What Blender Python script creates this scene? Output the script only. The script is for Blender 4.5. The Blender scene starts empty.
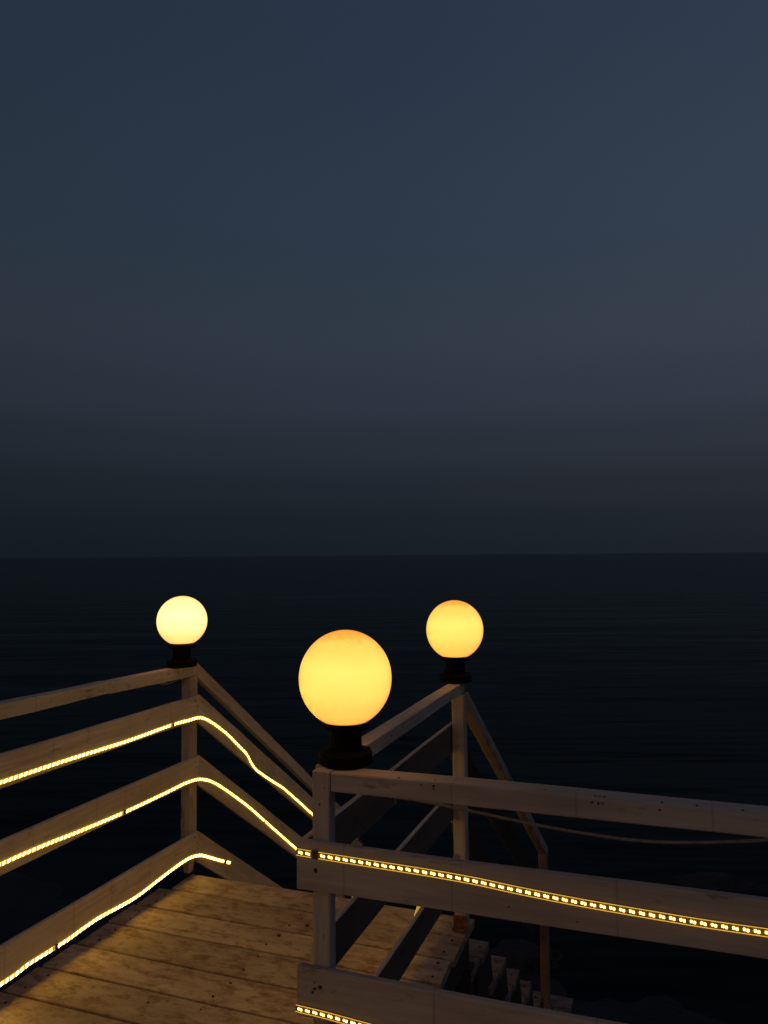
import bpy, bmesh, math, random
from mathutils import Vector, Matrix, noise

random.seed(7)
scene = bpy.context.scene
COL = scene.collection
R = math.radians

# ------------------------------------------------------------------ camera
CAM_H = 1.54
cam_data = bpy.data.cameras.new("camera")
cam_data.sensor_fit = 'VERTICAL'
cam_data.sensor_height = 36.0
cam_data.lens = 36.0 * 769.0 / 1024.0
cam_data.clip_start = 0.05
cam_data.clip_end = 60000.0
cam = bpy.data.objects.new("camera", cam_data)
COL.objects.link(cam)
cam.matrix_world = (Matrix.Translation((0, 0, CAM_H))
                    @ Matrix.Rotation(R(90) + math.atan(43 / 769.0), 4, 'X')
                    @ Matrix.Rotation(R(-0.45), 4, 'Z'))
scene.camera = cam

# ------------------------------------------------------------------ exposure
scene.view_settings.view_transform = 'Standard'
scene.view_settings.look = 'None'
scene.view_settings.exposure = 0.0
scene.view_settings.gamma = 1.0
scene.view_settings.use_curve_mapping = False
scene.cycles.use_denoising = True
scene.cycles.max_bounces = 8
scene.cycles.sample_clamp_indirect = 2.0
scene.cycles.use_light_tree = True

# ------------------------------------------------------------------ dusk sky
def srgb(r, g, b, k=1.0):
    f = lambda c: ((c / 255.0) / 12.92 if c / 255.0 <= .04045 else ((c / 255.0 + .055) / 1.055) ** 2.4)
    return (f(r) * k, f(g) * k, f(b) * k, 1.0)

world = bpy.data.worlds.new("World")
scene.world = world
world.use_nodes = True
nt = world.node_tree
for n in list(nt.nodes):
    nt.nodes.remove(n)
N = nt.nodes.new
LK = nt.links.new
out = N('ShaderNodeOutputWorld')
tc = N('ShaderNodeTexCoord')
sep = N('ShaderNodeSeparateXYZ')
LK(tc.outputs['Generated'], sep.inputs[0])
# elevation gradient of the twilight side opposite the sunset
ramp = N('ShaderNodeValToRGB')
wn = N('ShaderNodeTexNoise'); wn.inputs['Scale'].default_value = 1.6; wn.inputs['Detail'].default_value = 1.5
wmap = N('ShaderNodeMapping'); wmap.inputs['Scale'].default_value = (1, 1, 4)
LK(tc.outputs['Generated'], wmap.inputs[0]); LK(wmap.outputs[0], wn.inputs['Vector'])
wadd = N('ShaderNodeMath'); wadd.operation = 'MULTIPLY_ADD'; wadd.inputs[1].default_value = 0.02
LK(wn.outputs['Fac'], wadd.inputs[0]); LK(sep.outputs['Z'], wadd.inputs[2])
wsub = N('ShaderNodeMath'); wsub.operation = 'SUBTRACT'; wsub.inputs[1].default_value = 0.010
LK(wadd.outputs[0], wsub.inputs[0]); LK(wsub.outputs[0], ramp.inputs[0])
cr = ramp.color_ramp
cr.interpolation = 'EASE'
stops = [(0.0, (23, 31, 39)), (0.04, (26, 34, 42)), (0.085, (33, 39, 48)), (0.145, (40, 47, 57)),
         (0.20, (45, 54, 66)), (0.28, (49, 59, 71)), (0.40, (46, 58, 74)), (0.60, (42, 54, 71)), (1.0, (34, 44, 62))]
while len(cr.elements) < len(stops):
    cr.elements.new(0.5)
for e, (p, c) in zip(cr.elements, stops):
    e.position = p
    e.color = srgb(*c)
# a little brighter to the right (towards the afterglow) and warm behind the camera
mx = N('ShaderNodeMath'); mx.operation = 'MULTIPLY_ADD'
mx.inputs[1].default_value = 0.36; mx.inputs[2].default_value = 0.97
LK(sep.outputs['X'], mx.inputs[0])
mulc = N('ShaderNodeVectorMath'); mulc.operation = 'SCALE'
LK(ramp.outputs[0], mulc.inputs[0]); LK(mx.outputs[0], mulc.inputs['Scale'])
back = N('ShaderNodeMapRange'); back.interpolation_type = 'SMOOTHSTEP'
back.inputs['From Min'].default_value = 0.35; back.inputs['From Max'].default_value = 1.0
back.inputs['To Min'].default_value = 0.0; back.inputs['To Max'].default_value = 1.0
bdot = N('ShaderNodeVectorMath'); bdot.operation = 'DOT_PRODUCT'
bdot.inputs[1].default_value = (-.50, -.85, .16)
LK(tc.outputs['Generated'], bdot.inputs[0]); LK(bdot.outputs['Value'], back.inputs['Value'])
glow = N('ShaderNodeVectorMath'); glow.operation = 'SCALE'
glow.inputs[0].default_value = (0.135, 0.078, 0.052)
LK(back.outputs[0], glow.inputs['Scale'])
xr = N('ShaderNodeVectorMath'); xr.operation = 'SCALE'; xr.inputs[0].default_value = (.007, .002, .002)
xm = N('ShaderNodeMath'); xm.operation = 'MAXIMUM'; xm.inputs[1].default_value = 0.0
LK(sep.outputs['X'], xm.inputs[0]); LK(xm.outputs[0], xr.inputs['Scale'])
addx = N('ShaderNodeVectorMath'); addx.operation = 'ADD'
LK(mulc.outputs[0], addx.inputs[0]); LK(xr.outputs[0], addx.inputs[1])
addc = N('ShaderNodeVectorMath'); addc.operation = 'ADD'
LK(addx.outputs[0], addc.inputs[0]); LK(glow.outputs[0], addc.inputs[1])
bg1 = N('ShaderNodeBackground'); bg1.inputs['Strength'].default_value = 1.0
LK(addc.outputs[0], bg1.inputs['Color'])
sky = N('ShaderNodeTexSky'); sky.sky_type = 'NISHITA'; sky.sun_disc = False
sky.sun_elevation = R(-3.0); sky.sun_rotation = R(200)
bg2 = N('ShaderNodeBackground'); bg2.inputs['Strength'].default_value = 0.004
LK(sky.outputs[0], bg2.inputs['Color'])
adds = N('ShaderNodeAddShader')
LK(bg1.outputs[0], adds.inputs[0]); LK(bg2.outputs[0], adds.inputs[1])
LK(adds.outputs[0], out.inputs['Surface'])

# ------------------------------------------------------------------ frame of the deck
# p runs to the right along the far edge of the deck, q away from the camera, z up; turned 20 degrees
TURN = R(-20)
def W(p, q, z=0.0):
    c, s = math.cos(TURN), math.sin(TURN)
    return Vector((p * c - q * s, p * s + q * c, z))

# ------------------------------------------------------------------ materials
def newmat(name):
    m = bpy.data.materials.new(name)
    m.use_nodes = True
    t = m.node_tree
    b = t.nodes['Principled BSDF']
    return m, t, b

def nd(t, kind, **kw):
    n = t.nodes.new(kind)
    for k, v in kw.items():
        if k in n.inputs.keys():
            n.inputs[k].default_value = v
        else:
            setattr(n, k, v)
    return n

def grain_coords(t, sx, sy, sz):
    a = t.nodes.new('ShaderNodeAttribute'); a.attribute_name = 'tc'
    m = nd(t, 'ShaderNodeMapping')
    m.inputs['Scale'].default_value = (sx, sy, sz)
    t.links.new(a.outputs['Vector'], m.inputs['Vector'])
    return m.outputs[0]

def mixrgb(t, fac, a, b, mode='MIX'):
    n = t.nodes.new('ShaderNodeMix'); n.data_type = 'RGBA'; n.blend_type = mode
    for sock, v in ((n.inputs[0], fac), (n.inputs[6], a), (n.inputs[7], b)):
        if isinstance(v, bpy.types.NodeSocket):
            t.links.new(v, sock)
        else:
            sock.default_value = v
    return n.outputs[2]

def ramp2(t, src, p0, p1, c0=(0, 0, 0, 1), c1=(1, 1, 1, 1)):
    r = t.nodes.new('ShaderNodeValToRGB')
    r.color_ramp.elements[0].position = p0; r.color_ramp.elements[0].color = c0
    r.color_ramp.elements[1].position = p1; r.color_ramp.elements[1].color = c1
    t.links.new(src, r.inputs[0])
    return r.outputs[0]

def wood(name, paint, raw, chip=(0.60, 0.70), dirt=0.35, rough=0.7, bump=0.25, streak=0.5, marks=True, blotch=False):
    m, t, b = newmat(name)
    g1 = nd(t, 'ShaderNodeTexNoise', Scale=1.0, Detail=6.0, Roughness=0.65)
    t.links.new(grain_coords(t, 4, 60, 60), g1.inputs['Vector'])
    g2 = nd(t, 'ShaderNodeTexNoise', Scale=1.0, Detail=5.0, Roughness=0.7)
    t.links.new(grain_coords(t, 13, 24, 24) if blotch else grain_coords(t, 9, 26, 26), g2.inputs['Vector'])
    g3 = nd(t, 'ShaderNodeTexNoise', Scale=1.0, Detail=3.0, Roughness=0.6)
    t.links.new(grain_coords(t, 2.2, 6, 6), g3.inputs['Vector'])
    base = mixrgb(t, ramp2(t, g2.outputs[0], chip[0], chip[1]), paint, raw)
    base = mixrgb(t, ramp2(t, g1.outputs[0], 0.35, 0.75, (0, 0, 0, 1), (streak, streak, streak, 1)), base,
                  (raw[0] * .8, raw[1] * .8, raw[2] * .8, 1))
    base = mixrgb(t, ramp2(t, g3.outputs[0], 0.45, 0.75, (0, 0, 0, 1), (dirt, dirt, dirt, 1)), base,
                  (raw[0] * .5, raw[1] * .45, raw[2] * .4, 1))
    if marks:   # hairline checks and old board joints under the paint
        v = nd(t, 'ShaderNodeTexVoronoi', voronoi_dimensions='1D', feature='DISTANCE_TO_EDGE')
        v.inputs['Scale'].default_value = 3.3
        a = t.nodes.new('ShaderNodeAttribute'); a.attribute_name = 'tc'
        s = t.nodes.new('ShaderNodeSeparateXYZ'); t.links.new(a.outputs['Vector'], s.inputs[0])
        t.links.new(s.outputs['X'], v.inputs['W'])
        base = mixrgb(t, ramp2(t, v.outputs['Distance'], 0.004, 0.010, (.28, .28, .28, 1), (0, 0, 0, 1)), base,
                      (raw[0] * .35, raw[1] * .3, raw[2] * .25, 1))
    isl = t.nodes.new('ShaderNodeNewGeometry')
    tone = nd(t, 'ShaderNodeMapRange')
    tone.inputs['To Min'].default_value = 0.80; tone.inputs['To Max'].default_value = 1.12
    t.links.new(isl.outputs['Random Per Island'], tone.inputs['Value'])
    sc_ = t.nodes.new('ShaderNodeVectorMath'); sc_.operation = 'SCALE'
    t.links.new(base, sc_.inputs[0]); t.links.new(tone.outputs[0], sc_.inputs['Scale'])
    fin = sc_.outputs[0]
    if blotch:   # flaked paint, tiny dark specks and scuffs
        g4 = nd(t, 'ShaderNodeTexNoise', Scale=1.0, Detail=4.0, Roughness=.75)
        t.links.new(grain_coords(t, 38, 70, 70), g4.inputs['Vector'])
        fin = mixrgb(t, ramp2(t, g4.outputs[0], .58, .70, (0, 0, 0, 1), (.75, .75, .75, 1)), fin, (raw[0] * .5, raw[1] * .42, raw[2] * .4, 1))
    t.links.new(fin, b.inputs['Base Color'])
    b.inputs['Roughness'].default_value = rough
    bm1 = nd(t, 'ShaderNodeBump', Strength=bump, Distance=0.003)
    mixh = nd(t, 'ShaderNodeMath', operation='ADD')
    t.links.new(g1.outputs[0], mixh.inputs[0]); t.links.new(g2.outputs[0], mixh.inputs[1])
    t.links.new(mixh.outputs[0], bm1.inputs['Height'])
    t.links.new(bm1.outputs[0], b.inputs['Normal'])
    return m

M = {}
M['paint'] = wood('white_painted_timber', (.72, .61, .48, 1), (.32, .22, .13, 1))
M['paint_worn'] = wood('worn_white_timber', (.60, .48, .37, 1), (.28, .17, .09, 1), chip=(.52, .66), dirt=.5)
M['deck'] = wood('worn_deck_planks', (.52, .395, .275, 1), (.24, .135, .07, 1), chip=(.47, .64), dirt=.5,
                 rough=.65, bump=.6, streak=.45, marks=False, blotch=True)
M['tread'] = wood('worn_stair_treads', (.34, .27, .21, 1), (.14, .09, .06, 1), chip=(.50, .64), dirt=.6,
                  rough=.8, bump=.5, streak=.7, marks=False)
M['paint_near'] = wood('grey_white_timber', (.52, .455, .39, 1), (.26, .19, .13, 1))
M['paint_post'] = wood('cream_timber', (.72, .60, .46, 1), (.36, .23, .13, 1), dirt=.3, marks=False)
M['brown_post'] = wood('brown_worn_timber', (.36, .24, .15, 1), (.20, .11, .06, 1))
M['dark_board'] = wood('dark_brown_board', (.17, .125, .09, 1), (.08, .055, .04, 1), marks=False)
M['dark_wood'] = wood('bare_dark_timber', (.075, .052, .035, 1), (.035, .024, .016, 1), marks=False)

def plain(name, col, rough=.5, metal=0.0, noise_amt=0.0, nscale=60, col2=None, bump=0.0):
    m, t, b = newmat(name)
    b.inputs['Base Color'].default_value = (*col, 1)
    b.inputs['Roughness'].default_value = rough
    b.inputs['Metallic'].default_value = metal
    if col2:
        c = t.nodes.new('ShaderNodeTexCoord')
        n = nd(t, 'ShaderNodeTexNoise', Scale=nscale, Detail=5.0)
        t.links.new(c.outputs['Object'], n.inputs['Vector'])
        t.links.new(mixrgb(t, ramp2(t, n.outputs[0], .4, .65), (*col, 1), (*col2, 1)), b.inputs['Base Color'])
        if bump:
            bb = nd(t, 'ShaderNodeBump', Strength=bump, Distance=.01)
            t.links.new(n.outputs[0], bb.inputs['Height']); t.links.new(bb.outputs[0], b.inputs['Normal'])
    return m
M['black_plastic'] = plain('black_lamp_plastic', (.002, .0018, .0016), .75, col2=(.004, .0035, .003), nscale=30)
M['black_plastic'].node_tree.nodes['Principled BSDF'].inputs['Specular IOR Level'].default_value = .12
M['rust'] = plain('rusty_nail', (.030, .013, .007), .8, col2=(.012, .007, .005))
M['rust_bracket'] = plain('rusty_bracket', (.30, .10, .035), .8, col2=(.07, .025, .012), nscale=45)
M['sleeve'] = plain('clear_amber_sleeve', (.50, .36, .13), .25, col2=(.32, .22, .09), nscale=80)
M['connector'] = plain('strip_connector', (.20, .12, .05), .4, col2=(.10, .05, .02))
M['cable'] = plain('sun_bleached_rope', (.34, .29, .24), .8, col2=(.24, .20, .16), nscale=90)
M['tie'] = plain('plastic_tie', (.35, .33, .30), .5, col2=(.25, .23, .2))
M['rock'] = plain('wet_rock', (.028, .025, .022), .8, col2=(.010, .009, .008), nscale=5, bump=.6)

def emit(name, col, strength, col2=None, s2=None):
    m, t, b = newmat(name)
    b.inputs['Base Color'].default_value = (.25, .2, .1, 1)
    b.inputs['Emission Color'].default_value = (*col, 1)
    b.inputs['Emission Strength'].default_value = strength
    return m
M['diode'] = emit('led_diode_light', (1.2, .72, .16), 7.0)
M['core'] = emit('led_rope_light', (1.22, .70, .10), 12.5)
M['core_low'] = emit('led_rope_light_low', (1.22, .70, .10), 18.5)
M['glow_sleeve'] = emit('lit_amber_sleeve', (1.0, .54, .07), .40)
M['edge_glow'] = emit('led_sleeve_glow', (1.0, .56, .07), .75)

def globe_mat(name, strength, hot, low, top):
    """lit opal globe: bulb sits in the upper half, the wall glows warmer towards the neck"""
    m, t, b = newmat(name)
    c = t.nodes.new('ShaderNodeTexCoord')
    s = t.nodes.new('ShaderNodeSeparateXYZ'); t.links.new(c.outputs['Object'], s.inputs[0])
    n = nd(t, 'ShaderNodeTexNoise', Scale=1.0, Detail=3.0)
    mp = t.nodes.new('ShaderNodeMapping'); mp.inputs['Scale'].default_value = (60, 60, 9)
    t.links.new(c.outputs['Object'], mp.inputs[0]); t.links.new(mp.outputs[0], n.inputs['Vector'])
    ma = nd(t, 'ShaderNodeMath', operation='MULTIPLY_ADD'); ma.inputs[1].default_value = .030
    t.links.new(n.outputs[0], ma.inputs[0]); t.links.new(s.outputs['Z'], ma.inputs[2])
    mr = nd(t, 'ShaderNodeMapRange')
    mr.inputs['From Min'].default_value = .10; mr.inputs['From Max'].default_value = .355
    t.links.new(ma.outputs[0], mr.inputs['Value'])
    r = t.nodes.new('ShaderNodeValToRGB'); r.color_ramp.interpolation = 'EASE'
    e = r.color_ramp.elements
    pts = [(0.0, low), (.22, tuple(low[i] * .65 + hot[i] * .35 for i in range(3))), (.46, tuple(low[i] * .2 + hot[i] * .8 for i in range(3))),
           (.64, hot), (.88, tuple(top[i] * .4 + hot[i] * .6 for i in range(3))), (1.0, top)]
    while len(e) < len(pts):
        e.new(.5)
    for el, (p_, c_) in zip(e, pts):
        el.position = p_; el.color = (*c_, 1)
    t.links.new(mr.outputs[0], r.inputs[0])
    b.inputs['Base Color'].default_value = (.5, .42, .3, 1)
    b.inputs['Roughness'].default_value = .3
    t.links.new(r.outputs[0], b.inputs['Emission Color'])
    b.inputs['Emission Strength'].default_value = strength
    # clear amber skin over the glowing wall: a longer path near the limb absorbs more
    b.inputs['Coat Weight'].default_value = 1.0
    b.inputs['Coat Roughness'].default_value = .25
    b.inputs['Coat Tint'].default_value = (1.0, .88, .66, 1)
    return m
M['globe_near'] = globe_mat('opal_globe_amber', 1.0, (1.7, 1.05, .26), (1.55, .65, .14), (1.5, .58, .07))
M['globe_pale'] = globe_mat('opal_globe_pale', 1.3, (1.6, 1.25, .66), (1.5, .56, .17), (1.5, .98, .42))

# ------------------------------------------------------------------ mesh helpers
def finish(name, bm, mats, parent=None, base=None, smooth=False):
    me = bpy.data.meshes.new(name)
    bmesh.ops.recalc_face_normals(bm, faces=bm.faces)
    if name in ('sea', 'ground'):
        bm.normal_update()
        for f in bm.faces:
            if f.normal.z < 0: f.normal_flip()
    bm.to_mesh(me); bm.free()
    for mm in (mats if isinstance(mats, (list, tuple)) else [mats]):
        me.materials.append(mm)
    if smooth:
        me.shade_smooth()
    o = bpy.data.objects.new(name, me)
    COL.objects.link(o)
    if parent:
        o.parent = parent
    return o

def tag(o, label=None, cat=None, group=None, kind=None):
    if label: o['label'] = label
    if cat: o['category'] = cat
    if group: o['group'] = group
    if kind: o['kind'] = kind
    return o

def thing(name, base, label, cat, group=None):
    """Empty at the thing's base; children are modelled in deck coordinates relative to it"""
    o = bpy.data.objects.new(name, None)
    o.empty_display_size = .1
    COL.objects.link(o)
    o.location = W(*base)
    o.rotation_euler = (0, 0, TURN)
    o['_b'] = base
    del o['_b']
    BASES[o.name] = Vector(base)
    return tag(o, label, cat, group)
BASES = {}

class MB:
    """collects beams and blobs, in deck coordinates, into one mesh"""
    def __init__(self, root=None):
        self.bm = bmesh.new()
        self.tc = self.bm.verts.layers.float_vector.new('tc')
        self.off = BASES[root.name] if root else Vector((0, 0, 0))
        self.root = root
    def beam(self, a, b, w, h, side=None, n=None, wob=.0012, ch=.0025, mat=0, droop=0.0, cut=(0, 0), endjag=0):
        """timber from a to b (centre of its top edge); w across, h down; ends cut plumb"""
        a, b = Vector(a), Vector(b)
        d = b - a
        L = d.length
        hz = Vector((d.x, d.y, 0))
        if hz.length < 1e-4:
            return self.post(a, b, w, h, mat)
        hz.normalize()
        side = Vector((hz.y, -hz.x, 0)) if side is None else Vector(side)
        up = Vector((0, 0, 1))
        n = n or max(2, int(L / .07))
        sd = random.random() * 50
        prof = [(-w/2+ch, 0), (w/2-ch, 0), (w/2, -ch), (w/2, -h+ch), (w/2-ch, -h), (-w/2+ch, -h), (-w/2, -h+ch), (-w/2, -ch)]
        rings = []
        ox, oy, oz = random.uniform(0, 40), random.uniform(0, 40), random.uniform(0, 40)
        for i in range(n + 1):
            s = i / n
            c = a + d * s
            c.z -= droop * 4 * s * (1 - s)
            ring = []
            for k, (x, y) in enumerate(prof):
                jx = wob * noise.noise(Vector((s * L * 3 + sd, k * .35, 1.3)))
                jy = wob * 1.6 * noise.noise(Vector((s * L * 2.2 + sd, 9.1 + (0 if y > -h/2 else 5), 7.7)))
                pt = c + side * (x + jx) + up * (y + jy)
                if endjag and i in (0, n):
                    pt += hz * endjag * noise.noise(Vector((x * 22 + sd, y * 9, i)))
                v = self.bm.verts.new(pt - self.off)
                v[self.tc] = Vector((s * L + ox, x + oy, y + oz))
                ring.append(v)
            rings.append(ring)
        for r0, r1 in zip(rings, rings[1:]):
            for k in range(8):
                f = self.bm.faces.new((r0[k], r0[(k+1) % 8], r1[(k+1) % 8], r1[k])); f.material_index = mat
        for r_ in (rings[0], rings[-1]):
            f = self.bm.faces.new(r_); f.material_index = mat
        return self
    def post(self, p0, p1, q0, q1, z0, z1, mat=0, ch=.003, wob=.001, round_end=0):
        cx, cy = (p0 + p1) / 2, (q0 + q1) / 2
        w, h = p1 - p0, q1 - q0
        prof = [(-w/2+ch, -h/2), (w/2-ch, -h/2), (w/2, -h/2+ch), (w/2, h/2-ch), (w/2-ch, h/2), (-w/2+ch, h/2), (-w/2, h/2-ch), (-w/2, -h/2+ch)]
        n = max(2, int((z1 - z0) / .1))
        sd = random.random() * 50
        ox, oy, oz = random.uniform(0, 40), random.uniform(0, 40), random.uniform(0, 40)
        rings = []
        for i in range(n + 1):
            z = z0 + (z1 - z0) * i / n
            k_ = 1.0
            if round_end and i == 0:
                k_ = .55
            ring = []
            for k, (x, y) in enumerate(prof):
                jx = wob * noise.noise(Vector((z * 3 + sd, k * .3, 0)))
                v = self.bm.verts.new(Vector((cx + (x + jx) * k_, cy + (y + jx) * k_, z)) - self.off)
                v[self.tc] = Vector((z + ox, x + oy, y + oz))
                ring.append(v)
            rings.append(ring)
        if round_end:   # a short taper just above the foot
            pass
        for r0, r1 in zip(rings, rings[1:]):
            for k in range(8):
                f = self.bm.faces.new((r0[k], r0[(k+1) % 8], r1[(k+1) % 8], r1[k])); f.material_index = mat
        for r_ in (rings[0], rings[-1]):
            f = self.bm.faces.new(r_); f.material_index = mat
        return self
    def disc(self, c, nrm, r, mat=0, h=.0012, seg=7):
        c, nrm = Vector(c), Vector(nrm).normalized()
        a = nrm.orthogonal().normalized(); b = nrm.cross(a)
        lo, hi = [], []
        for k in range(seg):
            t = 2 * math.pi * k / seg
            rr = r * random.uniform(.75, 1.2)
            lo.append(self.bm.verts.new(c + a * math.cos(t) * rr + b * math.sin(t) * rr - nrm * .002 - self.off))
            hi.append(self.bm.verts.new(c + a * math.cos(t) * rr * .85 + b * math.sin(t) * rr * .85 + nrm * h - self.off))
        for k in range(seg):
            f = self.bm.faces.new((lo[k], lo[(k+1) % seg], hi[(k+1) % seg], hi[k])); f.material_index = mat
        f = self.bm.faces.new(hi); f.material_index = mat
        return self
    def box(self, c, ax, ay, az, mat=0):
        c = Vector(c); ax, ay, az = Vector(ax), Vector(ay), Vector(az)
        vs = []
        for i in (-1, 1):
            for j in (-1, 1):
                for k in (-1, 1):
                    v = self.bm.verts.new(c + ax * i + ay * j + az * k - self.off)
                    v[self.tc] = c
                    vs.append(v)
        for idx in ((0, 1, 3, 2), (4, 6, 7, 5), (0, 4, 5, 1), (2, 3, 7, 6), (0, 2, 6, 4), (1, 5, 7, 3)):
            f = self.bm.faces.new([vs[i] for i in idx]); f.material_index = mat
        return self
    def tube(self, pts, r, seg=8, mat=0):
        pts = [Vector(p) for p in pts]
        rings = []
        for i, p in enumerate(pts):
            d = (pts[min(i+1, len(pts)-1)] - pts[max(i-1, 0)]).normalized()
            a = d.cross(Vector((0, 0, 1)))
            if a.length < 1e-3: a = Vector((1, 0, 0))
            a.normalize(); b = d.cross(a)
            rings.append([self.bm.verts.new(p + (a * math.cos(2*math.pi*k/seg) + b * math.sin(2*math.pi*k/seg)) * r - self.off) for k in range(seg)])
        for r0, r1 in zip(rings, rings[1:]):
            for k in range(seg):
                f = self.bm.faces.new((r0[k], r0[(k+1) % seg], r1[(k+1) % seg], r1[k])); f.material_index = mat
        self.bm.faces.new(rings[0]); self.bm.faces.new(rings[-1])
        return self
    def lathe(self, c, prof, seg=40, mat=0):
        c = Vector(c)
        rings = []
        for r, z in prof:
            rings.append([self.bm.verts.new(c + Vector((r * math.cos(2*math.pi*k/seg), r * math.sin(2*math.pi*k/seg), z)) - self.off) for k in range(seg)])
        for r0, r1 in zip(rings, rings[1:]):
            for k in range(seg):
                f = self.bm.faces.new((r0[k], r0[(k+1) % seg], r1[(k+1) % seg], r1[k])); f.material_index = mat
        self.bm.faces.new(rings[0]); self.bm.faces.new(rings[-1])
        return self
    def build(self, name, mats, parent=None, smooth=False, label=None):
        o = finish(name, self.bm, mats, parent or self.root, smooth=smooth)
        if label: o['label'] = label
        return o

# ------------------------------------------------------------------ ground and sea
SEA_Z = -2.5
def ground_z(x, y):
    q = -x * math.sin(TURN) * -1 * 0 + (x * math.sin(-TURN) + y * math.cos(TURN))
    q = x * math.sin(-TURN) + y * math.cos(-TURN)
    z = -2.0 - .09 * max(0, q - 2.0) - .03 * max(0, q - 9) + .02 * min(0, q + 2) * -1
    z += .09 * noise.noise(Vector((x * .7, y * .7, 0))) + .04 * noise.noise(Vector((x * 2.3, y * 2.3, 4)))
    return max(z, -9.0)
bm = bmesh.new()
NX, NY = 110, 110
grid = []
for j in range(NY + 1):
    v = j / NY
    yy = -60 + 120 * v if False else (-6 + 30 * v) if 0 < j < NY else (-80 if j == 0 else 120)
    row = []
    for i in range(NX + 1):
        xx = (-20 + 40 * i / NX) if 0 < i < NX else (-120 if i == 0 else 120)
        row.append(bm.verts.new((xx, yy, ground_z(xx, yy))))
    grid.append(row)
for j in range(NY):
    for i in range(NX):
        bm.faces.new((grid[j][i], grid[j][i+1], grid[j+1][i+1], grid[j+1][i]))
mg, t, b = newmat('dark_wet_shingle')
c = t.nodes.new('ShaderNodeTexCoord')
n1 = nd(t, 'ShaderNodeTexNoise', Scale=2.0, Detail=8.0, Roughness=.7)
n2 = nd(t, 'ShaderNodeTexVoronoi', Scale=22.0)
t.links.new(c.outputs['Object'], n1.inputs['Vector']); t.links.new(c.outputs['Object'], n2.inputs['Vector'])
t.links.new(mixrgb(t, ramp2(t, n1.outputs[0], .35, .7), (.008, .007, .006, 1), (.022, .020, .018, 1)), b.inputs['Base Color'])
b.inputs['Roughness'].default_value = .75
bb = nd(t, 'ShaderNodeBump', Strength=.7, Distance=.03)
t.links.new(n2.outputs['Distance'], bb.inputs['Height']); t.links.new(bb.outputs[0], b.inputs['Normal'])
o = finish('ground', bm, mg, smooth=True)
tag(o, 'dark wet shingle shore below the wooden deck', 'ground', kind='structure')

bm = bmesh.new()
rings = [3, 8, 14, 22, 35, 60, 100, 200, 500, 1500, 5000, 15000, 40000]
seg = 64
prev = [bm.verts.new((0, 0, SEA_Z))]
for r_ in rings:
    cur = [bm.verts.new((r_ * math.cos(2*math.pi*k/seg), r_ * math.sin(2*math.pi*k/seg), SEA_Z)) for k in range(seg)]
    for k in range(seg):
        if len(prev) == 1:
            bm.faces.new((prev[0], cur[k], cur[(k+1) % seg]))
        else:
            bm.faces.new((prev[k], cur[k], cur[(k+1) % seg], prev[(k+1) % seg]))
    prev = cur
ms, t, b = newmat('night_sea_water')
c = t.nodes.new('ShaderNodeTexCoord')
b.inputs['Base Color'].default_value = (.0008, .0010, .0012, 1)
b.inputs['Roughness'].default_value = .25
b.inputs['IOR'].default_value = 1.33
b.inputs['Specular IOR Level'].default_value = .07
mp = t.nodes.new('ShaderNodeMapping'); mp.inputs['Rotation'].default_value = (0, 0, R(27)); mp.inputs['Scale'].default_value = (.07, .30, 1)
t.links.new(c.outputs['Object'], mp.inputs[0])
w1 = nd(t, 'ShaderNodeTexNoise', Scale=1.0, Detail=4.0, Roughness=.55); t.links.new(mp.outputs[0], w1.inputs['Vector'])
mp2 = t.nodes.new('ShaderNodeMapping'); mp2.inputs['Rotation'].default_value = (0, 0, R(20)); mp2.inputs['Scale'].default_value = (.8, 1.9, 1)
t.links.new(c.outputs['Object'], mp2.inputs[0])
w2 = nd(t, 'ShaderNodeTexNoise', Scale=1.0, Detail=5.0, Roughness=.6); t.links.new(mp2.outputs[0], w2.inputs['Vector'])
b1 = nd(t, 'ShaderNodeBump', Strength=1.0, Distance=.35); t.links.new(w1.outputs[0], b1.inputs['Height'])
b2 = nd(t, 'ShaderNodeBump', Strength=1.0, Distance=.011); t.links.new(w2.outputs[0], b2.inputs['Height'])
t.links.new(b1.outputs[0], b2.inputs['Normal']); t.links.new(b2.outputs[0], b.inputs['Normal'])
fres = nd(t, 'ShaderNodeFresnel', IOR=1.33); t.links.new(b2.outputs[0], fres.inputs['Normal'])
gl = nd(t, 'ShaderNodeBsdfGlossy', Roughness=.25); gl.inputs['Color'].default_value = (.30, .33, .31, 1)
t.links.new(b2.outputs[0], gl.inputs['Normal'])
df = t.nodes.new('ShaderNodeBsdfDiffuse'); df.inputs['Color'].default_value = (.0006, .0008, .0009, 1)
mxs = t.nodes.new('ShaderNodeMixShader')
t.links.new(fres.outputs[0], mxs.inputs[0]); t.links.new(df.outputs[0], mxs.inputs[1]); t.links.new(gl.outputs[0], mxs.inputs[2])
t.links.new(mxs.outputs[0], t.nodes['Material Output'].inputs['Surface'])
t.nodes.remove(b)
o = finish('sea', bm, ms)
tag(o, 'dark calm sea reaching to the horizon at dusk', 'sea', kind='structure')

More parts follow.
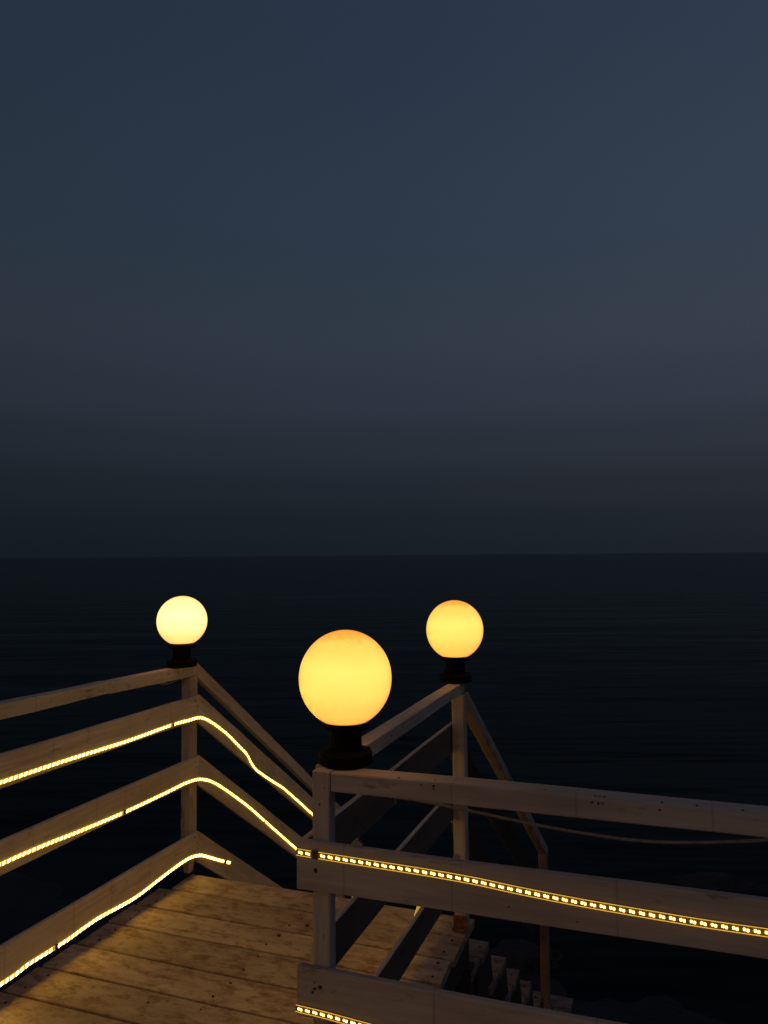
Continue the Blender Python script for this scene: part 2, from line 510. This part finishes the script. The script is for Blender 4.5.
# ------------------------------------------------------------------ shore rocks
def rock(loc, size, label, seed):
    bm = bmesh.new()
    bmesh.ops.create_icosphere(bm, subdivisions=4, radius=1)
    for v in bm.verts:
        n_ = v.co.normalized()
        k = 1 + .35 * noise.noise(n_ * 1.3 + Vector((seed, 0, 0))) + .16 * noise.noise(n_ * 3.7 + Vector((0, seed, 0))) + .06 * noise.noise(n_ * 9)
        v.co = Vector((n_.x * size[0], n_.y * size[1], n_.z * size[2])) * k
    o = finish('shore_rock', bm, M['rock'], smooth=False)
    o.location = loc
    tag(o, label, 'rock', 'rocks along the shoreline')
rock((-6.7, 7.3, -2.42), (1.0, .6, .42), 'broad dark rock at the water left of the deck, beyond the left railing', 1.7)
rock((-.55, 7.5, -2.50), (.30, .22, .14), 'low dark rock nearest the stair foot, below the near railing', 5.1)
rock((.25, 8.1, -2.50), (.40, .24, .13), 'long flat dark rock in the shallows right of the stair foot', 9.3)
rock((1.35, 7.9, -2.52), (.40, .26, .15), 'rounded dark rock in the shallows under the right end of the near railing', 12.9)
rock((3.9, 9.6, -2.54), (.5, .3, .14), 'far dark rock awash near the right edge of the photo', 15.2)

# ------------------------------------------------------------------ deck
GAP = .012
deck = thing('wooden_deck', (-1.5, 1.5, -.04), 'worn brown plank deck with peeling paint inside the railings', 'deck')
pl = MB(deck)
qs = [3.280, 3.10, 2.917, 2.74, 2.545, 2.367, 2.19, 2.01]
q = 1.835
qs.append(q)
while q > -1.9:
    q -= random.choice((.175, .18, .185)); qs.append(q)
knots = []
for q1, q0 in zip(qs, qs[1:]):
    pl_ = -2.195 if q1 > 3.2 else -2.255 + random.uniform(-.004, .004)
    right = (-.800 + random.uniform(-.006, .004)) if q0 > 1.83 else 1.6
    w = q1 - q0 - GAP
    pl.beam((pl_, (q0 + q1) / 2, random.uniform(-.0015, .0012)), (right, (q0 + q1) / 2, random.uniform(-.0015, .0012)), w, .034, n=26, wob=.0022, ch=.003, endjag=.012)
    for pp in (-2.19, -1.52, -.845):
        if pp > pl_ + .02:
            for s in (.28, .74):
                pl.disc((pp + random.uniform(-.012, .012), q0 + (q1 - q0) * s + random.uniform(-.01, .01), .0006), (0, 0, 1), random.uniform(.004, .008), mat=1)
pl.disc((-1.44, 2.985, .0008), (0, 0, 1), .011, mat=1)
pl.disc((-1.72, 2.30, .0008), (0, 0, 1), .008, mat=1)
pl.build('deck_plank_surface', [M['deck'], M['rust']])
fr = MB(deck)
for pp in (-2.23, -1.52, -.835):
    fr.beam((pp, -1.8, -.036), (pp, 3.23, -.036), .045, .12)
fr.beam((.4, -1.8, -.036), (.4, 1.80, -.036), .045, .12)
fr.beam((-2.2, 3.235, -.158), (-.82, 3.235, -.158), .045, .10)
fr.build('joist', M['dark_wood'])
for (p0, q0) in ((-2.265, 3.16), (-.862, 3.165), (-2.265, 1.2), (-.865, 1.2), (-2.265, -1.2), (1.2, 1.65), (1.2, -1.2)):
    lg = MB(deck); lg.post(p0, p0 + .07, q0, q0 + .07, -2.35, -.16); lg.build('support_leg', M['dark_wood'])

# ------------------------------------------------------------------ railings
def nails(mb, plane, u0, vs, mat=1):
    """plane: ('p',value,sign) or ('q',value,sign)"""
    ax, val, sg = plane
    for u, z, r_ in vs:
        if ax == 'p':
            mb.disc((val, u, z), (sg, 0, 0), r_, mat)
        else:
            mb.disc((u, val, z), (0, sg, 0), r_, mat)

PW = [M['paint'], M['rust']]
# left railing of the deck
lr = thing('deck_railing', (-2.22, 2.3, 0), 'white timber railing along the left deck edge, boards carrying three light ropes', 'railing', 'painted timber railings round the deck')
m = MB(lr); m.post(-2.25, -2.1985, 3.250, 3.312, .004, .950, round_end=1)
nails(m, ('p', -2.198, 1), 0, [(3.28, .93, .004), (3.272, .885, .003), (3.29, .68, .003)])
m.build('post', [M['paint_worn'], M['rust']])
m = MB(lr); m.post(-2.25, -2.20, 1.10, 1.155, .004, .975); m.build('post', PW)
m = MB(lr); m.post(-2.25, -2.20, -.95, -.90, .004, .975); m.build('post', PW)
m = MB(lr)
m.beam((-2.225, 2.665, 1.019), (-2.225, 3.305, 1.002), .050, .052, wob=.003)
m.beam((-2.2245, -1.2, 1.080), (-2.2245, 2.661, 1.0215), .052, .054, wob=.003)
nails(m, ('p', -2.20, 1), 0, [(2.69, .99, .003), (3.15, .98, .004), (3.27, .975, .003)])
m.build('top_rail', PW)
for (z0, z1, h) in ((.872, .855, .118), (.572, .560, .118), (.212, .199, .120)):
    m = MB(lr)
    m.beam((-2.191, -1.2, z0), (-2.191, 3.300, z1), .018, h, wob=.002)
    nails(m, ('p', -2.182, 1), 0, [(3.27, z1 - .022, .005), (3.285, z1 - .05, .004), (3.27, z1 - .095, .004), (1.13, z1 - .03, .004), (1.13, z1 - .09, .004)])
    m.build('board', PW)
ws = MB(lr)
ws.tube([(-2.205, 3.02, .952), (-2.20, 3.08, .946), (-2.198, 3.13, .951), (-2.20, 3.16, .955), (-2.205, 3.2, .945), (-2.21, 3.24, .935)], .0022, seg=6)
ws.build('loose_wire', M['cable'])

# far-left stair railing, running down away from the deck
sl = thing('stair_railing', (-2.22, 3.32, 0), 'sloping white timber railing left of the stairs, light ropes on its boards', 'railing', 'painted timber railings round the deck')
m = MB(sl); m.beam((-2.214, 3.309, 1.012), (-2.214, 5.20, -.302), .036, .070, wob=.002); m.build('top_rail', PW)
for (z0, sl_, h) in ((.855, -.676, .140), (.562, -.686, .148), (.192, -.70, .150)):
    m = MB(sl)
    m.beam((-2.191, 3.3035, z0 + .004), (-2.191, 5.20, z0 + sl_ * 1.9), .018, h, wob=.0015)
    nails(m, ('p', -2.182, 1), 0, [(3.325, z0 - .04, .004), (3.325, z0 - .11, .004)])
    m.build('board', PW)
m = MB(sl); m.post(-2.25, -2.202, 5.12, 5.17, -2.3, -.325); m.build('post', PW)

# middle railing, from the near corner to the head of the stairs
cr_ = thing('deck_railing', (-.845, 2.5, 0), 'dark middle timber railing running from the largest globe lamp to the stair head lamp', 'railing', 'painted timber railings round the deck')
m = MB(cr_); m.beam((-.8435, 1.853, .998), (-.8435, 3.228, 1.000), .053, .046, wob=.002); 
nails(m, ('p', -.817, 1), 0, [(2.3, .975, .003), (2.9, .975, .003)])
m.build('top_rail', PW)
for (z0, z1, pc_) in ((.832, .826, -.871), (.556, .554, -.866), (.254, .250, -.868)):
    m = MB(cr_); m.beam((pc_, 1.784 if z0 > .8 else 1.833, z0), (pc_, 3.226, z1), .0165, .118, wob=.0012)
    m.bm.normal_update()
    for f in m.bm.faces:      # the seaward side takes a darker brown timber material
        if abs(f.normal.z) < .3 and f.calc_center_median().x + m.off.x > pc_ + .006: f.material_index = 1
    m.build('board', [M['paint'], M['dark_board']])
m = MB(cr_); m.post(-.858, -.806, 3.172, 3.224, .004, .951)
nails(m, ('q', 3.172, -1), 0, [(-.835, .78, .003), (-.832, .74, .003), (-.833, .5, .003), (-.84, .9, .003)])
m.build('post', [M['paint_post'], M['rust']])
m = MB(cr_); m.beam((-.860, 3.168, .052), (-.804, 3.168, .052), .006, .05, n=3); m.beam((-.86, 3.150, .006), (-.804, 3.150, .006), .032, .004, n=3)
m.build('post_bracket', M['rust_bracket'])

# right stair railing
sr = thing('stair_railing', (-.83, 3.25, 0), 'dark sloping railing without lights, right of the stairs behind the near railing', 'railing', 'painted timber railings round the deck')
m = MB(sr); m.beam((-.822, 3.229, .955), (-.718, 4.695, -.190), .046, .062, wob=.002); m.build('top_rail', [M['paint_worn'], M['rust']])
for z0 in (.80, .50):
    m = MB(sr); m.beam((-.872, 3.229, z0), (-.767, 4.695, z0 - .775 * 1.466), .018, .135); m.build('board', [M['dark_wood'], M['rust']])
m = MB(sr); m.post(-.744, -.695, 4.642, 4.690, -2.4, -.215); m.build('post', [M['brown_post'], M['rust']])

# near railing on the right
nr = thing('deck_railing', (-.2, 1.8, 0), 'near pale grey timber railing crossing the lower right in front of the stairs', 'railing', 'painted timber railings round the deck')
m = MB(nr); m.post(-.846, -.798, 1.781, 1.817, .004, 1.000)
nails(m, ('q', 1.781, -1), 0, [(-.825, .92, .003), (-.812, .962, .002)])
m.build('post', [M['paint_near'], M['rust']])
m = MB(nr); m.post(1.15, 1.20, 1.781, 1.831, .004, .953); m.build('post', [M['paint_near'], M['rust']])
m = MB(nr); m.beam((-.7955, 1.8165, .999), (1.40, 1.8165, 1.000), .066, .046, wob=.0018)
nails(m, ('q', 1.7835, -1), 0, [(-.53, .992, .0035), (-.56, .992, .002), (-.53, .985, .002), (-.165, .991, .003), (-.152, .990, .003), (-.143, .991, .002), (-.025, .989, .003)])
for pp, qq, r_ in ((-.62, 1.793, .0035), (-.53, 1.80, .003), (-.27, 1.805, .004), (-.16, 1.797, .004), (-.14, 1.797, .004), (-.15, 1.798, .0035), (-.02, 1.80, .0035), (.05, 1.80, .003), (.14, 1.80, .003)):
    m.disc((pp, qq, 1.0005), (0, 0, 1), r_, 1)
m.build('top_rail', [M['paint_near'], M['rust']])
m = MB(nr); m.beam((-.877, 1.7695, .833), (1.40, 1.7695, .842), .021, .117, wob=.0022)
nails(m, ('q', 1.759, -1), 0, [(-.825, .768, .0068), (-.2, .74, .002), (-.35, .75, .0025)])
for pp, hh in ((-.731, .008), (-.7265, .015), (-.721, .021), (-.7155, .013), (-.711, .007), (-.476, .009), (-.472, .013), (-.468, .008)):    # torn staples and splinters on its top edge
    m.box((pp, 1.770, .836 + hh * .3), (.0035, 0, 0), (0, .004, 0), (.001, 0, hh * .5), 0)
m.build('board', [M['paint_near'], M['rust']])
m = MB(nr); m.beam((-.878, 1.7695, .530), (1.40, 1.7695, .540), .021, .116, wob=.002)
nails(m, ('q', 1.759, -1), 0, [(-.815, .492, .0055), (-.836, .476, .004), (-.83, .485, .004), (-.83, .50, .002)])
m.build('board', [M['paint_near'], M['rust']])
m = MB(nr); m.beam((-.884, 1.7695, .22), (1.40, 1.7695, .22), .021, .116); m.build('board', [M['paint_near'], M['rust']])

# ------------------------------------------------------------------ staircase
st = thing('staircase', (-1.47, 3.3, -2.2), 'worn timber stairs going down from the deck towards the water', 'stairs')
for k in range(8):
    qb = 3.462 + .25 * k
    z = -.18 * (k + 1)
    m = MB(st)
    m.beam((-2.14, qb - .072, z), (-.774 + .018 * k, qb - .072, z + random.uniform(-.002, .002)), .143, .032, n=18, wob=.002, endjag=.012)
    m.beam((-2.14, qb - .218, z - .001), (-.782 + .018 * k, qb - .218, z), .140, .032, n=18, wob=.002, endjag=.012)
    for s in (-.06, -.20):
        m.disc((-.806 + .018 * k, qb + s, z + .0006), (0, 0, 1), .006, 1)
    m.build('tread', [M['tread'], M['rust']])
for p0 in (-2.12, -.822):
    m = MB(st)
    bm_ = m.bm
    pts = [(3.27, -.036 - .16)]
    for k in range(8):
        pts += [(3.462 + .25 * (k - 1) + .045 if k else 3.285, -.18 * (k + 1) - .034), (3.462 + .25 * k, -.18 * (k + 1) - .034)]
    pts += [(5.23, -1.72), (5.05, -1.75), (3.27, -.50)]
    fl = .072 if p0 > -1 else 0   # the right side flares a little outwards
    va = [bm_.verts.new(Vector((p0 + fl * (a_ - 3.3), a_, z_)) - m.off) for a_, z_ in pts]
    vb = [bm_.verts.new(Vector((p0 + .036 + fl * (a_ - 3.3), a_, z_)) - m.off) for a_, z_ in pts]
    bm_.faces.new(va); bm_.faces.new(list(reversed(vb)))
    for i in range(len(pts)):
        j = (i + 1) % len(pts)
        bm_.faces.new((va[i], va[j], vb[j], vb[i]))
    m.build('stringer', M['dark_wood'])
for p0 in (-2.12, -.70):
    m = MB(st); m.post(p0, p0 + .05, 5.18, 5.23, -2.45, -1.73); m.build('support_leg', M['dark_wood'])
m = MB(st)
for j in range(3):
    m.beam((-2.25, 5.33 + j * .19, -1.64), (-.70, 5.33 + j * .19, -1.64), .184, .034, n=16, endjag=.01)
m.build('landing', M['tread'])
for p0 in (-2.2, -.80):
    m = MB(st); m.post(p0, p0 + .06, 5.55, 5.61, -2.5, -1.676); m.build('support_leg', M['dark_wood'])

# ------------------------------------------------------------------ globe lamps
def lamp(p, q, label, gm, z=1.0, lift=0.0, RAD=.1215, tall=1.03):
    r = thing('globe_lamp', (p, q, z), label, 'lamp', 'globe lamps on the railing posts')
    c = (p, q, z)
    m = MB(r)
    m.lathe(c, [(.068, 0.001), (.072, .004), (.072, .012), (.070, .013), (.070, .028), (.067, .032), (.052, .034), (.048, .038)])
    for a in (30, 150, 270):
        m.lathe((p + .060 * math.cos(R(a)), q + .060 * math.sin(R(a)), z + .030), [(.005, 0), (.005, .006), (.003, .008)], seg=8)
    m.build('base_plate', M['black_plastic'], smooth=False)
    m = MB(r); m.lathe(c, [(.046, .036), (.043, .042), (.042, .055), (.042, .085 + lift), (.045, .089 + lift)]); m.build('neck', M['black_plastic'], smooth=True)
    m = MB(r)
    m.lathe(c, [(.048, .087 + lift), (.060, .090 + lift), (.063, .094 + lift), (.063, .108 + lift), (.0605, .1085 + lift), (.059, .100 + lift), (.050, .098 + lift)])
    m.build('collar', M['black_plastic'])
    m = MB(r)
    zc = .2185 + lift; rad = RAD
    prof = []
    a0 = math.asin(.0575 / rad)
    for i in range(49):
        a = math.pi - a0 - (math.pi - a0 - .02) * i / 48
        prof.append((rad * math.sin(a), zc + rad * tall * math.cos(a)))
    m.lathe(c, prof, seg=72)
    m.build('globe', gm, smooth=True)
    return r
lamp(-.796, 1.880, 'largest glowing amber globe lamp, on the near corner post', M['globe_near'])
lamp(-2.204, 3.185, 'pale yellow globe lamp on the left corner post, smallest and brightest globe', M['globe_pale'], z=1.011, lift=0, RAD=.1195, tall=1.0)
lamp(-.853, 3.217, 'amber globe lamp on the stair head post, right of the largest globe', M['globe_near'])

# ------------------------------------------------------------------ light strips
def smooth_path(pts, step=.01):
    """Catmull-Rom through the points, resampled evenly"""
    P = [Vector(p) for p in pts]
    P = [P[0] * 2 - P[1]] + P + [P[-1] * 2 - P[-2]]
    res = []
    for i in range(1, len(P) - 2):
        for s in range(24):
            t_ = s / 24
            a, b_, c_, d_ = P[i-1], P[i], P[i+1], P[i+2]
            res.append(.5 * ((2*b_) + (-a + c_) * t_ + (2*a - 5*b_ + 4*c_ - d_) * t_**2 + (-a + 3*b_ - 3*c_ + d_) * t_**3))
    res.append(P[-2])
    outp, acc = [res[0]], 0
    for a, b_ in zip(res, res[1:]):
        seg_ = (b_ - a).length
        while acc + seg_ >= step:
            k = (step - acc) / seg_
            a = a + (b_ - a) * k
            seg_ = (b_ - a).length
            outp.append(a.copy()); acc = 0
        acc += seg_
    return outp

def sweep(mb, pts, nrm, half_w, d0, d1, mat=0):
    """flat ribbon following pts; half_w each side in the plane, d0..d1 out along the normal"""
    nrm = Vector(nrm); rings = []
    for i, p in enumerate(pts):
        tg = (pts[min(i+1, len(pts)-1)] - pts[max(i-1, 0)]).normalized()
        wd = nrm.cross(tg).normalized()
        e = .3 * half_w
        prof = [(-half_w, d0), (half_w, d0), (half_w, d1 - .0012), (half_w - e, d1), (-half_w + e, d1), (-half_w, d1 - .0012)]
        rings.append([mb.bm.verts.new(p + wd * x + nrm * y - mb.off) for x, y in prof])
    k_ = len(prof)
    for r0, r1 in zip(rings, rings[1:]):
        for k in range(k_):
            f = mb.bm.faces.new((r0[k], r0[(k+1) % k_], r1[(k+1) % k_], r1[k])); f.material_index = mat
    mb.bm.faces.new(rings[0]); mb.bm.faces.new(rings[-1])

def strip(pts, nrm, label, gaps=(), individual=False, core='core'):
    path = smooth_path(pts)
    nrm = Vector(nrm)
    root = thing('led_strip', tuple(path[0]), label, 'light strip', 'warm light strips along the railing boards')
    hw = .0085 if individual else .0075
    m = MB(root); sweep(m, path, nrm, hw, .0008, .0055); m.build('sleeve', M['sleeve'] if individual else M['glow_sleeve'])
    m = MB(root)
    for sgn in (-1, 1):
        q_ = []
        for i, p in enumerate(path):
            tg = (path[min(i+1, len(path)-1)] - path[max(i-1, 0)]).normalized()
            q_.append(p + nrm.cross(tg).normalized() * sgn * (hw - .0006) + nrm * .0052)
        m.tube(q_, .0009 if individual else .0012, seg=5)
    m.build('sleeve_edge', M['edge_glow'])
    def in_gap(s):
        return any(a <= s <= b for a, b in gaps)
    S = [0]
    for a, b in zip(path, path[1:]):
        S.append(S[-1] + (b - a).length)
    def at(s):
        s = max(0, min(S[-1] - 1e-5, s))
        i = min(int(s / .01), len(path) - 2)
        f = (s - S[i]) / max(1e-6, S[i+1] - S[i])
        tg = (path[i+1] - path[i]).normalized()
        return path[i] + (path[i+1] - path[i]) * f, tg
    if individual:
        first = None
        s = .012
        while s < S[-1] - .01:
            if not in_gap(s):
                p, tg = at(s)
                wd = nrm.cross(tg).normalized()
                if first is None:
                    mm = MB(root)
                    for sg in (-1, 1):
                        mm.box(Vector(BASES[root.name]) + tg * .0032 * sg - wd * .0005 * sg, tg * .0020, wd * .0023, nrm * .0006)
                    first = mm.build('diode', M['diode'])
                    o = first
                else:
                    o = first.copy(); COL.objects.link(o); o.parent = root
                o.location = (p + nrm * .0062) - Vector(BASES[root.name])
            s += .0200
    else:
        m = MB(root); cnt = 0
        s = .006
        while s < S[-1] - .004:
            if in_gap(s) and cnt:
                m.build('light_row', M[core]); m = MB(root); cnt = 0
            if not in_gap(s):
                cnt += 1
                p, tg = at(s)
                wd = nrm.cross(tg).normalized()
                m.box(p + nrm * .0058, tg * .0064 + wd * .0018, wd * .0044, nrm * .0008)
            s += .0225
        if cnt: m.build('light_row', M[core])
    for a, b in gaps:
        if b - a > .006:
            p, tg = at((a + b) / 2)
            wd = nrm.cross(tg).normalized()
            m = MB(root); m.box(p + nrm * .004, tg * (b - a) * .42, wd * (hw + .0006), nrm * .0036); m.build('connector', M['connector'])
    return root, at

XP = -2.181
def gap_at(pts, q_, w=.016):
    path = smooth_path(pts)
    i = min(range(len(path)), key=lambda k: abs(path[k].y - q_))
    return (i * .01 - w / 2, i * .01 + w / 2)
A = [(XP, y, z) for y, z in ((-.6, .755), (0, .768), (.6, .758), (1.2, .762), (1.7, .770), (2.1, .766), (2.39, .764), (2.74, .756), (3.05, .758), (3.20, .752), (3.33, .737),
                             (3.52, .632), (3.68, .515), (3.755, .457), (3.80, .402), (3.855, .350), (3.93, .302), (4.06, .225), (4.22, .130), (4.60, -.134), (4.95, -.385), (5.15, -.52))]
strip(A, (1, 0, 0), 'topmost glowing rope on the left railing, kinked on the stair railing', gaps=[gap_at(A, 3.075), gap_at(A, 4.20, .012), gap_at(A, 1.4)])
B = [(XP, y, z) for y, z in ((-.6, .47), (0, .475), (.6, .485), (1.2, .478), (1.7, .488), (2.11, .487), (2.30, .482), (2.475, .472), (2.74, .462), (3.02, .460), (3.20, .460),
                             (3.33, .438), (3.48, .365), (3.76, .180), (3.95, .040), (4.41, -.300), (4.8, -.575), (5.15, -.82))]
strip(B, (1, 0, 0), 'middle glowing rope on the left railing, bending down onto the stair railing', gaps=[gap_at(B, 2.74), gap_at(B, 3.96, .010), gap_at(B, 1.2)])
Cc = [(XP, y, z) for y, z in ((-.6, .085), (0, .08), (.6, .09), (1.2, .082), (1.7, .09), (2.12, .082), (2.22, .089), (2.33, .087), (2.42, .086), (2.51, .091), (2.60, .092), (2.81, .079),
                              (2.98, .090), (3.12, .099), (3.22, .098), (3.31, .078), (3.40, .034), (3.52, -.028), (3.60, -.066))]
pc = smooth_path(Cc)
Lc = (len(pc) - 1) * .01
strip(Cc, (1, 0, 0), 'lowest glowing rope on the left railing, ending in a plug past the corner post', gaps=[gap_at(Cc, 2.36), gap_at(Cc, 3.535, .028), gap_at(Cc, 1.0)], core='core_low')

XM = -.8805
for k, (pts, lab) in enumerate((
    ([(1.80, .745), (2.3, .75), (2.8, .742), (3.2, .75)], 'upper light strip on the hidden deck side of the middle railing'),
    ([(1.80, .47), (2.05, .49), (2.14, .535), (2.19, .556), (2.24, .535), (2.34, .485), (2.8, .462), (3.2, .47)], 'light strip on the middle railing with a bright loop just under the near board'),
    ([(1.80, .165), (2.3, .17), (2.64, .20), (2.74, .238), (2.77, .252), (2.80, .238), (2.9, .19), (3.2, .17)], 'lowest light strip on the middle railing, a tiny bright bend over its board'))):
    strip([(XM, y, z) for y, z in reversed(pts)], (-1, 0, 0), lab)

for zz, lab in ((.715, 'upper light strip on the inner side of the dark right stair railing'),
                (.415, 'lower light strip on the inner side of the dark right stair railing')):
    strip([(-.8815 + .0716 * dq, 3.24 + dq, zz - .775 * dq + .006 * math.sin(dq * 7)) for dq in (1.40, 1.1, .8, .5, .25, 0.0)], (-1, .0716, 0), lab)
YR = 1.7585
D = [(p_, YR, z_) for p_, z_ in ((-.8765, .8085), (-.866, .808), (-.80, .8065), (-.647, .804), (-.533, .802), (-.426, .798), (-.33, .791), (-.20, .784), (-.03, .779), (.07, .777), (.175, .777), (.30, .778))]
strip(D, (0, -1, 0), 'beaded light strip along the near railing board, every paired diode distinct', gaps=[(.040, .062)], individual=True)
E_ = [(p_, YR, z_) for p_, z_ in ((-.8785, .434), (-.868, .4335), (-.80, .432), (-.70, .427), (-.5, .42), (-.3, .424), (0, .42), (.3, .425))]
strip(E_, (0, -1, 0), 'beaded light strip at the bottom of the photo on the lower near board', individual=True)

# ------------------------------------------------------------------ slack rope behind the near top rail
cb = thing('hanging_cable', (-.67, 1.87, .93), 'thin slack pale cable sagging below the near top rail', 'cable')
m = MB(cb)
pts = [(-.74, 1.853, .975), (-.72, 1.865, .945), (-.67, 1.87, .930), (-.604, 1.87, .926), (-.501, 1.87, .918), (-.438, 1.87, .912), (-.294, 1.87, .898), (-.157, 1.87, .890), (-.048, 1.87, .890),
       (.056, 1.87, .900), (.137, 1.87, .912), (.193, 1.87, .922), (.30, 1.868, .945), (.42, 1.853, .975)]
m.tube(smooth_path(pts), .0036, seg=8)
m.build('cable_run', M['cable'], smooth=True)
m = MB(cb); m.tube([(-.655, 1.86, .96), (-.655, 1.862, .93), (-.652, 1.863, .915)], .0016, seg=5); m.build('cable_tie', M['tie'])
